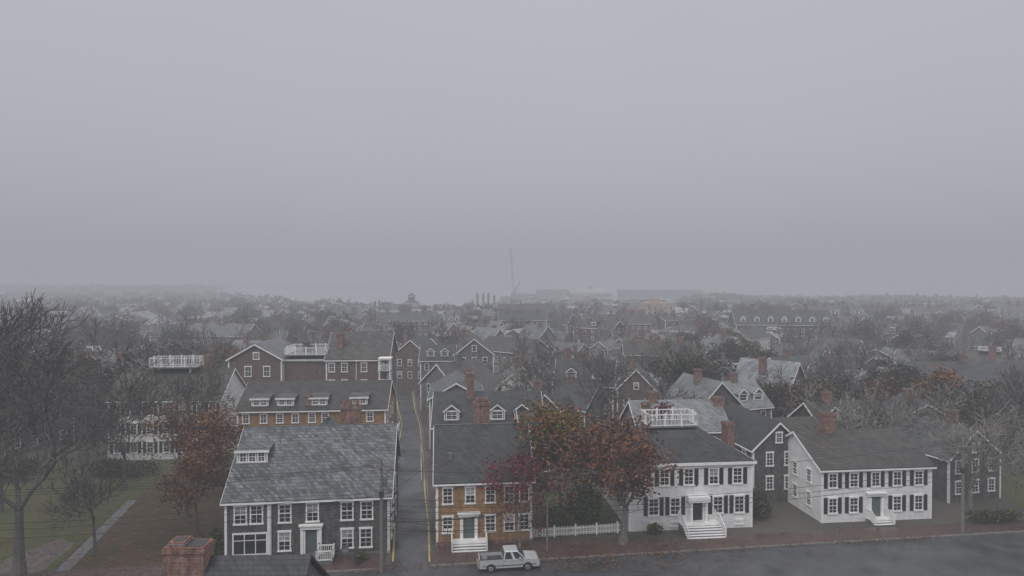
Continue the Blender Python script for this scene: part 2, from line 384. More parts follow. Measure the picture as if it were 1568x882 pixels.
# --- dormered house behind
h=House('dormered_house',-10.4,86,3.5)
h.vol(0,0,14.6,12,7.7,11.2,wall='shingle_brown',roof='roof_dark')
for u in (2.4,8.5,11.8): h.dormer(u,.9,2.0,1.35,'roof_dark','shingle_brown')
h.wins('F',[2,5,8,11],[6],1,1.6,1)
h.chim(4.9,5,1.0,.8,14.2,10)
h.vol(11.4,-3.5,5.2,9,8.0,9.6,wall='shingle_brown',roof='roof_dark')
h.wins('F',[1.3,3.2],[6.4,3.4],1.0,1.6,1)
h.done()
h=House('gabled_house',-13.2,104,5)
h.vol(0,0,8.6,14,8.2,10.6,axis='y',wall='shingle_grey',roof='roof_grey')
h.wins('F',[2,4.3,6.6],[6.8],1,1.5,1); h.chim(6.2,5,1,.8,12.3,9); h.done()
h=House('gabled_house',-13.2,150,4)
h.vol(0,0,9,16,10.0,13.6,axis='y',wall='shingle_grey',roof='roof_dark'); h.wins('F',[2,4.5,7],[8.6,5.8],1.1,1.7,0); h.win('F',4.5,11.4,1.1,1.5,0)
h.vol(-8,2,8,10,8.5,11.5,wall='shingle_grey',roof='roof_dark'); h.wins('F',[1.5,4,6.5],[7,4],1,1.6,0); h.dormer(2.4,1,1.8,1.3,'roof_dark','shingle_grey',det=0); h.dormer(5.6,1,1.8,1.3,'roof_dark','shingle_grey',det=0)
h.chim(2,6,1,1,15.5,11); h.done()
h=House('gabled_house',-29.5,160,-8)
h.vol(0,0,9.5,12,8.5,12.5,axis='y',wall='shingle_brown',roof='roof_dark'); h.wins('F',[2,4.6,7.2],[7,4],1.1,1.7,0)
h.vol(-6,2,6,9,8,11,wall='shingle_grey',roof='roof_dark'); h.chim(2,5,1,1,14.5,10); h.done()

# --- ochre inn with dormers behind shingle house
h=House('ochre_inn',-38.2,90.5,5)
h.vol(0,0,20.4,12,8.9,11.9,wall='clap_ochre',roof='roof_brown')
for u in (2.9,6.4,11.0,16.6): h.dormer(u,.75,2.3,1.05,'roof_brown','shingle_brown',gable=False,nwin=2)
h.wins('F',[1.2,3.6,5.8,7.9,10.2,12,18.2],[7.8],1.0,1.35,1)
h.chim(9.5,.9,.8,.7,10.9,8.5); h.wins('R',[2.5,6,9],[7.3,4.2,1.6],1,1.6,1)
for z in (2.6,5.0): h.rail(20.45,22.0,-1.5,4,z,1,part='side_stair',step=.22)
for (a,b) in ((20.6,-1.4),(21.9,-1.4),(21.9,4)): h.p('side_stair').box(a-.09,a+.09,b-.09,b+.09,0,6.2,'white_trim')
h.done()

# --- large brown building
h=House('boarding_house',-49.4,113.5,3)
h.vol(0,0,9.2,13,13.3,15.9,axis='y',wall='shingle_mauve',roof='roof_grey')
h.wins('F',[3.4,6.6],[11.2,8],1.2,1.8,1); h.win('F',4.8,13.9,1.1,1.2,1)
h.vol(9.2,.8,7.6,11,13.1,13.6,wall='shingle_mauve',roof='roof_dark'); h.wins('F',[1.5,3.5],[8],1.1,1.7,1)
h.rail(9.4,16.8,1.0,8,13.9,1.3,post=1.8,step=.25); h.chim(11.6,7,1.0,.9,15.8,12,m='shingle_mauve')
h.vol(16.8,0,10.8,12,13.2,17.5,wall='shingle_mauve',roof='roof_brown')
h.wins('F',[1.0,3.2,6.6,9.6],[11.8,8.8],1.1,1.6,1); h.chim(1.9+16.8,2.6,1.2,1,17.6,14)
h.p('trim').box(22,22.1,-.1,0,6,13,'white_trim')
for z in (5.5,8.6,11.4): h.rail(26.4,28.2,-2.2,-.2,z,1.1,part='porch',step=.2)
for (a,b) in ((26.4,-2.2),(28.2,-2.2),(28.2,-.2)): h.p('porch').box(a-.1,a+.1,b-.1,b+.1,0,13.4,'white_trim')
h.p('porch').box(26.2,28.4,-2.4,0,13.4,13.65,'white_trim')
h.done()

# --- white house far left with roof walk
h=House('white_house',-60.8,98,3)
h.vol(0,0,16.5,11,9.0,12.9,wall='clap_white',roof='roof_green')
h.wins('F',[1.4,3.8,6.2,8.6,11,13.6,15.4],[7.5,4.7,1.9],1.1,1.75,1,shut=True)
h.wins('R',[2.5,5.5,8.5],[7.3,4.6,1.8],1,1.6,1)
h.rail(4.2,11.4,4.0,7,13.4,1.5,step=.4); h.p('roof_walk').box(5,5.3,5,5.3,11.5,13.2,'white_trim'); h.p('roof_walk').box(10,10.3,4.6,4.9,11.5,13.2,'white_trim')
h.chim(12.6,5.6,1.1,1,15.2,12); h.done()

# --- white house right with shutters
h=House('white_shuttered_house',12.6,70,5.5)
h.vol(0,0,13.8,11,7.2,10.0,hip=True,inset=(4.3,3.6),wall='clap_white',roof='roof_dark')
us=[1.3,3.9,6.6,9.4,12.1]
h.wins('F',us,[5.75],1.15,1.85,2,shut=True)
h.wins('F',[2.7,5.1,9.9,12.3],[2.6],1.2,1.95,2,shut=True)
for u in (2.7,5.1,9.9,12.3): h.win('F',u,.65,.9,.5,1)
h.door('F',7.5,1.15,2.4,'door_black',top=.55); h.pb('F',6.55,6.8,.2,3.2,.5,.75,'white_trim','door'); h.pb('F',8.2,8.45,.2,3.2,.5,.75,'white_trim','door'); h.pb('F',6.3,8.7,3.2,3.75,.0,.95,'white_trim','door')
h.steps(7.5,4.2,6,'white_trim',landing=1.4)
h.wins('L',[2.5,5.5,8.5],[5.7,2.6],1.1,1.8,1,shut=True)
h.rail(3.5,9.2,4.2,7.2,10.3,1.4,step=.42)
h.chim(13.0,4.5,.9,1.6,10.6,7); h.chim(4.6,9,.9,.9,12.2,8)
h.done()
h=House('gabled_house',16.5,84,5); h.vol(0,0,12,9,7.5,10.6,wall='shingle_grey',roof='roof_light'); h.chim(3,4.5,1,1,12,9); h.done()

# --- shingle gable house
h=House('shingle_gable_house',29.2,79,8)
h.vol(0,0,6.8,12,6.6,9.7,axis='y',wall='shingle_dark',roof='roof_dark')
h.wins('F',[2.2,4.6],[5.3,2.4],1.0,1.7,1); h.win('F',3.4,7.9,.9,1.3,1); h.wins('L',[2,5,8],[5.2,2.4],1.0,1.6,1)
h.chim(.2,10,1.2,1.2,11.2,6); h.vol(6.8,3,5.5,8,5.4,8.6,wall='shingle_grey',roof='roof_brown'); h.done()
h=House('white_trimmed_house',34.5,72.5,6)
h.vol(0,0,13.2,11,6.0,8.9,wall='clap_white',roof='roof_brown')
h.wins('F',[1.3,3.8,6.4,9,11.6],[4.7],1.1,1.7,2,shut=True); h.wins('F',[1.3,3.8,9,11.6],[1.9],1.1,1.8,2,shut=True); h.door('F',6.4,1.1,2.1,'door_green',top=.3); h.steps(6.4,2.4,3)
h.chim(4,5.4,1.5,1.0,11.2,7.5); h.wins('L',[2.5,5.5,8.5],[4.6,1.9],1,1.6,1); h.done()
h=House('shingle_house',53,79,14)
h.vol(0,0,8,11,5.4,8.6,axis='y',wall='shingle_grey',roof='roof_grey'); h.wins('F',[1.5,4,6.5],[4.3,1.8],1.1,1.6,1); h.win('F',4,6.5,1,1.2,1); h.chim(6,5,1.2,1,10.2,7); h.done()

# --- corner house bottom-left (roof + chimney)
h=House('corner_house',-20.6,34.5,1)
h.vol(0,0,8.1,10.5,6,10.0,wall='shingle_grey',roof='roof_dark',trim=False); h.wins('F',[2,4,6],[4.4,1.8]); h.wins('B',[2,4,6],[4.4,1.8])
h.chim(1.1,4.9,2.35,1.4,11.1,6.5,pots=0); h.chim(.6,4.9,.9,1.0,11.35,11.0); h.done()

# --- other recognisable buildings (x, y, rot, w, d, eave, ridge, axis, wall, roof)
EXPL=[
 ('long_roof_building',79,124,4,36,18,5.8,10.3,'x','shingle_umber','roof_dark'),
 ('gabled_house',30,104,20,8,10,6.8,10.6,'y','shingle_grey','roof_light'),
 ('gabled_house',37,107,20,7,9,6.0,9.6,'x','shingle_grey','roof_light'),
 ('gabled_house',8,123,-12,11,9,7.5,11.6,'x','shingle_brown','roof_dark'),
 ('gabled_house',19.5,121,-12,7,9,7,10.6,'y','shingle_brown','roof_brown'),
 ('gabled_house',58,138,22,11,9,6,10.2,'x','shingle_grey','roof_grey'),
 ('gabled_house',68,134,22,8,11,6,9.4,'y','shingle_brown','roof_brown'),
 ('row_house',29,168,-6,18,10,8,11,'x','shingle_red','roof_brown'),
 ('gabled_house',57,178,12,9,10,7,11.5,'y','clap_white','roof_grey'),
 ('hotel',90,262,-6,38,14,9.5,15,'x','shingle_grey','roof_grey'),
 ('gabled_house',-62,150,10,12,9,8,12,'x','shingle_grey','roof_grey'),
 ('gabled_house',-84,128,-8,11,9,7,11,'x','shingle_brown','roof_grey'),
 ('gabled_house',-70,172,70,12,9,7,10.5,'y','clap_white','roof_light'),
 ('gabled_house',44,92,12,9,8,6,9,'x','shingle_brown','roof_brown'),
 ('gabled_house',57,98,-10,10,9,5.5,8.6,'y','shingle_grey','roof_grey'),
 ('gabled_house',2,100,4,6,8,6.5,9.5,'y','shingle_brown','roof_dark'),
 ('gabled_house',36,128,6,9,8,6.5,9.8,'x','shingle_umber','roof_brown'),
 ('long_roof_building',-8,385,3,34,14,8,13,'x','shingle_red','roof_dark'),
 ('gabled_house',-78,100,60,10,8,6,9,'x','shingle_brown','roof_grey'),
 ('gabled_house',-2,128,3,8,10,7,10,'y','clap_white','roof_grey'),
 ('row_house',-62,300,8,26,11,8.5,12,'x','shingle_red','roof_grey'),
 ('row_house',30,275,-4,30,12,9,12.5,'x','shingle_red','roof_brown'),
 ('row_house',-6,300,2,22,11,9,13,'x','shingle_umber','roof_dark'),
 ('hotel',150,330,6,32,13,9,14,'x','shingle_brown','roof_grey'),
 ('row_house',-120,240,-10,24,11,7,11,'x','shingle_grey','roof_grey'),
]
occ=[]
def addocc(x,y,rot,w,d):
    r=math.radians(rot); cx=x+math.cos(r)*w/2-math.sin(r)*d/2; cy=y+math.sin(r)*w/2+math.cos(r)*d/2
    occ.append((cx,cy,max(w,d)*.58))
for E in EXPL:
    nm,x,y,rot,w,d,e,rg,ax,wl,rf=E
    h=House(nm,x,y,rot,single=True); h.vol(0,0,w,d,e,rg,axis=ax,wall=wl,roof=rf)
    n=max(2,int(w/2.6)); us=[w*(k+.5)/n for k in range(n)]; zs=[z for z in (1.7,4.5,7.2) if z<e-.8]
    h.wins('F',us,zs,1.1,1.6,0)
    n=max(2,int(d/3)); us=[d*(k+.5)/n for k in range(n)]
    h.wins('L',us,zs,1,1.6,0); h.wins('R',us,zs,1,1.6,0)
    if ax=='y': h.win('F',w/2,e+.6,1,1.3,0)
    if nm=='hotel':
        for k in range(7): h.dormer(3+k*(w-6)/6,1.2,2.0,1.6,rf,'clap_white',det=0)
        h.chim(8,7,1.5,1,rg+2.5,13); h.chim(w-9,7,1.5,1,rg+2.5,13)
    elif nm=='row_house':
        for k in range(3): h.chim(w*(.17+k*.33),d*.5,1.2,1.4,rg+1.4,rg-1)
    elif ax=='x' and w<15:
        for u in (w*.28,w*.72): h.dormer(u,1.0,1.9,1.3,rf,wl,det=0)
    h.chim(w*.4,d*.5,1.1,.9,rg+1.6,rg-1)
    h.done(); addocc(x,y,rot,w,d)
for c in ((-8,92,18),(-28,97,20),(-36,120,22),(-52,104,16),(-9,112,12),(-11,158,14),(-27,167,14),(20,76,14),(34,84,10),(41,78,12),(22,88,9),(57,84,10)): occ.append(c)
h=House('market_block',72,352,4,single=True)
b=h.p('w'); b.box(0,16,0,14,0,15,'bldg_beige'); b.box(16,24,2,14,0,12,'clap_white'); b.box(-8,0,2,14,0,11.5,'brick'); b.box(5,9,4,9,15,17.5,'bldg_beige'); h.cur=(0,0,16,14)
h.wins('F',[2,5,8,11,14],[12.5,9.5,6],1.3,1.7,0); h.done(); addocc(64,352,4,32,14)
h=House('harbour_tower_house',-92,550,5,single=True); h.vol(0,0,14,12,8,11,hip=True,inset=(5,4),wall='shingle_brown',roof='roof_dark'); h.vol(4,3,6,6,14,17,hip=True,inset=(3,3-.01),wall='shingle_brown',roof='roof_dark',z0=9); h.done(); occ.append((-85,556,10))

# ------------------------------------------------------------------ ground, water, roads
def sheet(name,pts,z,m):
    b=MB(); b.face([(x,y,z) for x,y in pts],m); me=b.mesh(name)
    bm=bmesh.new(); bm.from_mesh(me); bmesh.ops.triangulate(bm,faces=bm.faces[:]); bmesh.ops.recalc_face_normals(bm,faces=bm.faces[:])
    if bm.faces[:] and sum(f.normal.z for f in bm.faces)<0: bmesh.ops.reverse_faces(bm,faces=bm.faces[:])
    bm.to_mesh(me); bm.free()
    o=bpy.data.objects.new(name,me); COL.objects.link(o); return o
sheet('ground',[(-7000,-300),(7000,-300),(7000,9000),(-7000,9000)],0,'ground')
wm=bpy.data.materials.new('water'); wm.use_nodes=True; nt=wm.node_tree; bs=nt.nodes['Principled BSDF']
bs.inputs['Base Color'].default_value=(.22,.23,.25,1); bs.inputs['Roughness'].default_value=.15
tc=_n(nt,'ShaderNodeTexCoord'); nz=_n(nt,'ShaderNodeTexNoise'); nz.inputs['Scale'].default_value=.25; nz.inputs['Detail'].default_value=4
bp=_n(nt,'ShaderNodeBump'); bp.inputs['Strength'].default_value=.12
nt.links.new(tc.outputs['Object'],nz.inputs['Vector']); nt.links.new(nz.outputs['Fac'],bp.inputs['Height']); nt.links.new(bp.outputs[0],bs.inputs['Normal'])
MATS['water']=wm
WATER=[(-560,1150),(-330,860),(-190,640),(-118,568),(-26,555),(-20,860),(5,1180),(129,1420),(205,1300),(118,940),(112,760),(170,740),(290,900),(400,860),(560,780),(640,745),(1300,800),(6500,1100),(6500,8500),(-900,8500),(-1000,2400)]
sheet('water',WATER,.2,'water')
def inpoly(x,y,P):
    c=False; j=len(P)-1
    for i in range(len(P)):
        if ((P[i][1]>y)!=(P[j][1]>y)) and (x<(P[j][0]-P[i][0])*(y-P[i][1])/(P[j][1]-P[i][1])+P[i][0]): c=not c
        j=i
    return c
sd=Vector((.991,.134)); sn=Vector((-.134,.991)); K0=Vector((-5.8,61.6))
def sp(a,b): p=K0+sd*a+sn*b; return (p.x,p.y)
sheet('street_road',[sp(-90,-11.5),sp(120,-11.5),sp(120,0),sp(-90,0)],.004,'asphalt')
LANE=[(-12.1,-7.2,59.6),(-11.7,-7.7,62.5),(-13.2,-9.0,72),(-15.1,-10.7,82),(-17.9,-13.4,100),(-21.0,-17.2,123),(-24.4,-20.4,138),(-28,-23.5,156),(-31,-26.5,180),(-36,-31,230),(-46,-40,330)]
def strip(name,L,R,z,m):
    b=MB()
    for i in range(len(L)-1): b.face([(L[i][0],L[i][1],z),(R[i][0],R[i][1],z),(R[i+1][0],R[i+1][1],z),(L[i+1][0],L[i+1][1],z)],m)
    return b.obj(name)
strip('lane_road',[(l,d) for l,r,d in LANE],[(r,d) for l,r,d in LANE],.008,'asphalt')
LN=LANE[1:]
b=MB()
for k in range(len(LN)-1):
    for idx,sg in ((0,1),(1,-1)):
        a0=LN[k][idx]+sg*.16; a1=LN[k+1][idx]+sg*.16
        b.face([(a0,LN[k][2],.012),(a0+sg*.16,LN[k][2],.012),(a1+sg*.16,LN[k+1][2],.012),(a1,LN[k+1][2],.012)],'yellow_paint')
b.obj('yellow_lines')
def solidstrip(name,L,R,z,m,kerbside=None):
    b=MB()
    for i in range(len(L)-1):
        b.hexa([(L[i][0],L[i][1],-.05),(R[i][0],R[i][1],-.05),(R[i+1][0],R[i+1][1],-.05),(L[i+1][0],L[i+1][1],-.05),
                (L[i][0],L[i][1],z),(R[i][0],R[i][1],z),(R[i+1][0],R[i+1][1],z),(L[i+1][0],L[i+1][1],z)],m)
    return b.obj(name)
LN2=LANE[2:]
solidstrip('brick_sidewalk',[(r+.15,d) for l,r,d in LN2],[(r+1.3,d) for l,r,d in LN2],.12,'brick_pave')
solidstrip('kerb',[(r,d) for l,r,d in LN2],[(r+.148,d) for l,r,d in LN2],.13,'kerb')
solidstrip('brick_sidewalk',[(l-1.0,d) for l,r,d in LN2],[(l-.15,d) for l,r,d in LN2],.12,'brick_pave')
solidstrip('kerb',[(l-.148,d) for l,r,d in LN2],[(l,d) for l,r,d in LN2],.13,'kerb')
solidstrip('brick_sidewalk',[sp(-1.1,4.4),sp(8,4.4),sp(18,3.6),sp(24,3.2),sp(120,2.8)],[sp(-1.9,.16),sp(8,.16),sp(18,.16),sp(24,.16),sp(120,.16)],.121,'brick_pave')
solidstrip('kerb',[sp(-1.9,.158),sp(120,.158)],[sp(-1.9,0),sp(120,0)],.131,'kerb')
solidstrip('brick_sidewalk',[sp(-60,3.4),sp(-6.3,3.6)],[sp(-60,.16),sp(-6.1,.16)],.121,'brick_pave')
solidstrip('kerb',[sp(-60,.158),sp(-6.1,.158)],[sp(-60,0),sp(-6.1,0)],.131,'kerb')
sheet('lawn',[(-95,57),(-42.3,57),(-46.8,80),(-47,97),(-62,97),(-95,97)],.02,'grass')
sheet('leaf_litter_ground',[(-41,57.6),(-28.2,59.3),(-29.5,76),(-40,92),(-46.8,92),(-46.4,80)],.024,'litter')
sheet('garden_path',[(-41.6,57),(-40.3,57),(-46.1,80),(-47.2,80)],.04,'path_stone')
sheet('gravel_bed',[(-47.5,58),(-43.2,58),(-44.9,67),(-47.4,68),(-49,63)],.032,'gravel')
sheet('yard_lawn',[(3,70),(11.8,70.8),(11.5,84),(2,82)],.02,'grass')
sheet('parking_court',[(68,98),(96,104),(94,122),(72,120)],.02,'brick_pave')
sheet('side_lawn',[(60,66),(95,70),(95,96),(62,92)],.02,'grass')
strip('main_road',[(-140,205),(-40,196),(60,206),(190,225)],[(-140,199),(-40,190),(60,200),(190,219)],.016,'asphalt')
strip('harbour_road',[(96,140),(75,215),(48,330),(20,545)],[(101,141),(80,216),(54,331),(26,545)],.02,'asphalt')

# ------------------------------------------------------------------ trees
def tree_geo(seed,levels=5,k=3,spread=.6,trunk=.28,side=.6,up=.06):
    r=random.Random(seed); segs=[]; tips=[]
    def rv(): return Vector((r.uniform(-1,1),r.uniform(-1,1),r.uniform(-1,1)))
    def tilt(d,a):
        ax=d.cross(rv()).normalized(); return (Matrix.Rotation(a,3,ax)@d).normalized()
    def grow(p,d,Ln,rad,l):
        ns=3 if l<2 else 2
        for i in range(ns):
            d=(d+rv()*(.05 if l==0 else .24)+Vector((0,0,up))).normalized()
            q=p+d*Ln/ns; r2=rad*.84
            segs.append((p,q,rad,r2,l)); p=q; rad=r2
            if 1<=l<levels and i<ns-1 and r.random()<side:
                grow(p,tilt(d,r.uniform(.6,1.1)),Ln*.6,rad*.55,l+1)
        if l>=levels: tips.append(p); return
        for j in range(k):
            grow(p,tilt(d,r.uniform(.5,1.25)*spread),Ln*r.uniform(.62,.88)*(1.25 if l==0 else 1),rad*r.uniform(.6,.78),l+1)
    grow(Vector((0,0,0)),Vector((0,0,1)),trunk,.03,0)
    return segs,tips
def make_tree(seed,height,crown,levels=5,k=3,spread=.6,trunk=.28,rtr=.3,bark='bark',leaves=None,nleaf=12,lsize=.2,lspread=.6,side=.6,minr=.018,drop=0.0,up=.06,twig=None):
    segs,tips=tree_geo(seed,levels,k,spread,trunk,side,up)
    zm=max(t.z for t in tips); hs=sorted(math.hypot(t.x,t.y) for t in tips); hm=hs[int(len(hs)*.95)]
    sz=height/zm; sx=crown/hm
    S=lambda v:Vector((v.x*sx,v.y*sx,v.z*sz))
    r=random.Random(seed+5); b=MB()
    tw=twig or ('twig' if bark=='bark' else bark)
    for (p,q,a,c,l) in segs:
        n=8 if l==0 else 6 if l==1 else 4 if l==2 else 3
        k2=rtr/.03
        b.tube(S(p),S(q),max(a*k2*(1.25 if l==0 and p.z==0 else 1),minr),max(c*k2,minr*.8),n,bark if l<3 else tw)
    if leaves:
        for t in tips:
            if r.random()<drop: continue
            o=S(t)
            ci=int((math.sin(o.x*.9+seed)+math.sin(o.y*.8+o.z*.7)+2)/4*len(leaves))%len(leaves)
            for j in range(nleaf):
                m=leaves[ci] if r.random()<.6 else leaves[r.randrange(len(leaves))]
                c=o+Vector((r.gauss(0,1),r.gauss(0,1),r.gauss(0,.8)))*lspread
                s=lsize*r.uniform(.6,1.3)
                u=Vector((r.uniform(-1,1),r.uniform(-1,1),r.uniform(-.6,.6))).normalized(); w=u.orthogonal().normalized(); w=(Matrix.Rotation(r.uniform(0,6.28),3,u)@w)*s*.6; u=u*s
                b.face([c-u,c+w,c+u,c-w],m)
    return b
def tree(name,x,y,*a,rot=0,**k):
    return make_tree(*a,**k).obj(name,(x,y,0),rot)
tree('bare_elm_tree',-44.0,58,8,27,11.5,levels=6,k=3,spread=.70,trunk=.14,rtr=.55,minr=.036,side=1.0,up=.03)
tree('bare_elm_tree',-53,66,3,28,12,levels=6,k=3,spread=.70,trunk=.15,rtr=.45,minr=.036,side=.85,up=.03)
tree('bare_elm_tree',-60,76,15,26,11,levels=6,k=3,spread=.70,trunk=.15,rtr=.45,minr=.04,side=.8,up=.03,rot=2)
tree('bare_maple_tree',-68,88,19,24,10,levels=5,rtr=.4,minr=.05,side=1,trunk=.14)
tree('bare_maple_tree',-50,84,29,17,7.5,levels=5,rtr=.3,minr=.04,side=1,trunk=.15)
tree('bare_maple_tree',-46,90,33,16,6.5,levels=5,rtr=.3,minr=.04,side=1,trunk=.15)
tree('bare_maple_tree',-41,64,31,11,5.5,levels=5,rtr=.2,side=.9,minr=.024)
tree('rust_maple_tree',-37.0,74,41,12.8,5.6,levels=5,rtr=.25,leaves=L_RUST,nleaf=8,lsize=.17,lspread=.55,drop=.2,trunk=.12,side=.7)
tree('rust_maple_tree',-33.4,69,43,9.0,3.4,levels=4,rtr=.15,leaves=L_RUST,nleaf=16,lsize=.16,lspread=.55,trunk=.10)
tree('rust_maple_tree',-40,84,44,10.5,4.0,levels=4,rtr=.15,leaves=L_RUST,nleaf=14,lsize=.2,lspread=.5,trunk=.12)
tree('oak_tree',11.4,66.6,52,13.6,7.8,levels=5,rtr=.42,bark='bark_pale',leaves=L_OAK,nleaf=11,lsize=.19,lspread=.6,drop=.2,trunk=.12,spread=.78,side=.7)
tree('autumn_maple_tree',5.4,72,61,13.2,4.0,levels=5,rtr=.28,leaves=L_MIX,nleaf=11,lsize=.19,lspread=.55,drop=.1,trunk=.12)
tree('autumn_maple_tree',8.5,74,64,10.0,3.4,levels=4,rtr=.22,leaves=L_MIX,nleaf=26,lsize=.2,lspread=.6,trunk=.12)
tree('crimson_maple_tree',.8,65.6,71,9.8,3.2,levels=4,rtr=.14,bark='bark_pale',leaves=L_CRIM,nleaf=14,lsize=.14,lspread=.55,trunk=.2,spread=.8)
tree('red_maple_tree',19,79,77,11.8,2.8,levels=4,rtr=.16,leaves=L_CRIM,nleaf=12,lsize=.17,lspread=.45,trunk=.2)
tree('sycamore_tree',41.5,84,83,13.5,5.5,levels=4,rtr=.42,bark='bark_pale',trunk=.3,spread=.8,minr=.05,side=.8)
tree('sycamore_tree',50,88,85,13.5,6,levels=5,rtr=.36,bark='bark_pale',trunk=.25,spread=.7,minr=.035,side=.9)
tree('sycamore_tree',60,84,86,14,7,levels=5,rtr=.4,bark='bark_pale',trunk=.2,spread=.7,minr=.04,side=.9)
tree('bare_maple_tree',66,88,87,14.5,8,levels=5,rtr=.36,trunk=.16,minr=.045,side=1)
tree('bare_maple_tree',76,96,88,15,8,levels=5,rtr=.36,trunk=.16,minr=.05,side=1)
tree('bare_maple_tree',56,94,89,12.5,6,levels=5,rtr=.3,trunk=.18,minr=.045,side=1)
tree('bare_maple_tree',52.5,74.5,90,12,7,levels=5,rtr=.34,bark='bark_pale',trunk=.2,minr=.034,side=.9)
tree('bare_maple_tree',60,74,91,11,6,levels=5,rtr=.3,bark='bark_pale',trunk=.2,minr=.034,side=.9)
tree('bare_maple_tree',12.5,106,93,17,8,levels=5,rtr=.35,trunk=.16,minr=.05,side=1)
tree('bare_maple_tree',23,100,95,13,6.5,levels=5,rtr=.25,trunk=.2,minr=.045,side=1)
tree('bare_maple_tree',5,116,96,14,7,levels=5,rtr=.25,trunk=.2,minr=.05,side=1)
tree('orange_maple_tree',77,118,97,11,4.6,levels=4,rtr=.25,leaves=L_MIX[1:4:2]+L_RUST[:1],nleaf=18,lsize=.3,lspread=.7,trunk=.2,drop=.15)
def shrub(name,x,y,rx,ry,hz,mats,n=900,s=.16,seed=1):
    r=random.Random(seed); b=MB()
    for k in range(6): b.tube((0,0,0),(r.uniform(-rx,rx)*.6,r.uniform(-ry,ry)*.6,hz*.8),.03,.01,4,'twig')
    lobes=[(r.uniform(-rx,rx)*.6,r.uniform(-ry,ry)*.6,hz*r.uniform(.35,.7),r.uniform(.35,.6)) for _ in range(9)]
    for k in range(n):
        lx,ly,lz,lr=r.choice(lobes); d=Vector((r.gauss(0,1),r.gauss(0,1),r.gauss(0,1))).normalized()*r.uniform(.6,1.05)
        c=Vector((lx+d.x*rx*lr,ly+d.y*ry*lr,max(.05,lz+d.z*hz*lr*.75)))
        u=Vector((r.uniform(-1,1),r.uniform(-1,1),r.uniform(-1,1))).normalized(); w=u.orthogonal().normalized()*s*.6
        b.face([c-u*s,c+w,c+u*s,c-w],mats[int(r.random()**1.5*len(mats))])
    b.obj(name,(x,y,0))
shrub('green_bush',7.6,71.6,2.4,1.6,4.6,L_GREEN,2600,.2,3)
shrub('green_bush',5.0,70.6,1.8,1.0,2.4,L_GREEN+L_MIX[:1],1400,.17,4)
shrub('boxwood_bush',-28.7,63.4,.9,1.0,2.8,L_GREEN,900,.13,5)
shrub('boxwood_bush',-17.6,63.1,.55,.5,1.0,L_GREEN,350,.1,6)
shrub('boxwood_bush',15.3,69.3,.9,.5,1.2,L_GREEN,500,.12,8)
shrub('boxwood_bush',-14.5,62.9,.8,.4,.9,L_GREEN,350,.1,9)
shrub('hedge',-34,83,5,1.4,3.2,L_RUST+L_DARK,2600,.2,10)
shrub('hedge',-54,90,5,1.4,2.6,L_GREEN+L_DARK,2600,.2,12)
shrub('green_bush',-5.6,84.5,2,1,2.0,L_GREEN,700,.17,13)
shrub('hedge',60,92,7,2,3.2,L_DARK+L_GREEN,3000,.25,14)
shrub('hedge',26,92,4,2,3.6,L_DARK+L_RUST,1800,.25,15)
shrub('hedge',70,104,7,2,3.5,L_DARK+L_MIX,3000,.25,16)
shrub('hedge',-72,88,9,2,3.5,L_DARK+L_RUST,3500,.25,17)
shrub('hedge',28.6,75,1.6,3,2.6,L_DARK+L_GREEN,1500,.2,18)
shrub('hedge',54,72.4,4,.8,1.6,L_DARK+L_GREEN,1500,.16,19)
b=MB(); r=random.Random(5)
for k in range(6800):
    if k<2800: x=r.gauss(-37,4.8); y=r.uniform(58.5,88)
    elif k<4400: x=r.gauss(8,7); y=r.uniform(60.2,70)
    elif k<5200: x=r.uniform(-16,45); y=61.6+(x+5.8)*.135+abs(r.gauss(0,.7))-.5
    else: x=r.gauss(-48,6); y=r.uniform(60,90)
    if -29<x<-12 and y>62: continue
    s=r.uniform(.05,.12); t=r.uniform(0,3.1); c,sn_=math.cos(t)*s,math.sin(t)*s
    b.face([(x-c,y-sn_,.15),(x+sn_,y-c,.14),(x+c,y+sn_,.16),(x-sn_,y+c,.15)],r.choice(L_RUST+L_OAK[:2]+L_MIX[1:2]))
b.obj('fallen_leaves')

# ------------------------------------------------------------------ picket fence
def picket(name,a,bb,h=1.0):
    e=empty(name); P=MB(); a=Vector(a); bb=Vector(bb); d=bb-a; L_=d.length; d.normalize(); n=Vector((-d.y,d.x)); k=0.0; i=0
    def bx(c,w,t,z0,z1,m='white_trim'):
        q=[c-d*w/2-n*t/2,c+d*w/2-n*t/2,c+d*w/2+n*t/2,c-d*w/2+n*t/2]; P.hexa([(p.x,p.y,z0) for p in q]+[(p.x,p.y,z1) for p in q],m)
    while k<L_:
        bx(a+d*k,.08,.03,.12,h+(.0 if i%2 else .04)); k+=.17; i+=1
    k=0
    while k<=L_: bx(a+d*k+n*.06,.14,.12,0,h+.2); k+=2.3
    for z in (.3,.8): bx(a+d*L_/2+n*.045,L_,.04,z,z+.08)
    P.obj('pickets',parent=e)
picket('picket_fence',(2.2,68.1),(11.6,69.6),1.05)
picket('picket_fence',(-21.6,104),(-24.5,125),1.1)
picket('picket_fence',(-12.2,88),(-14.2,102),1.1)

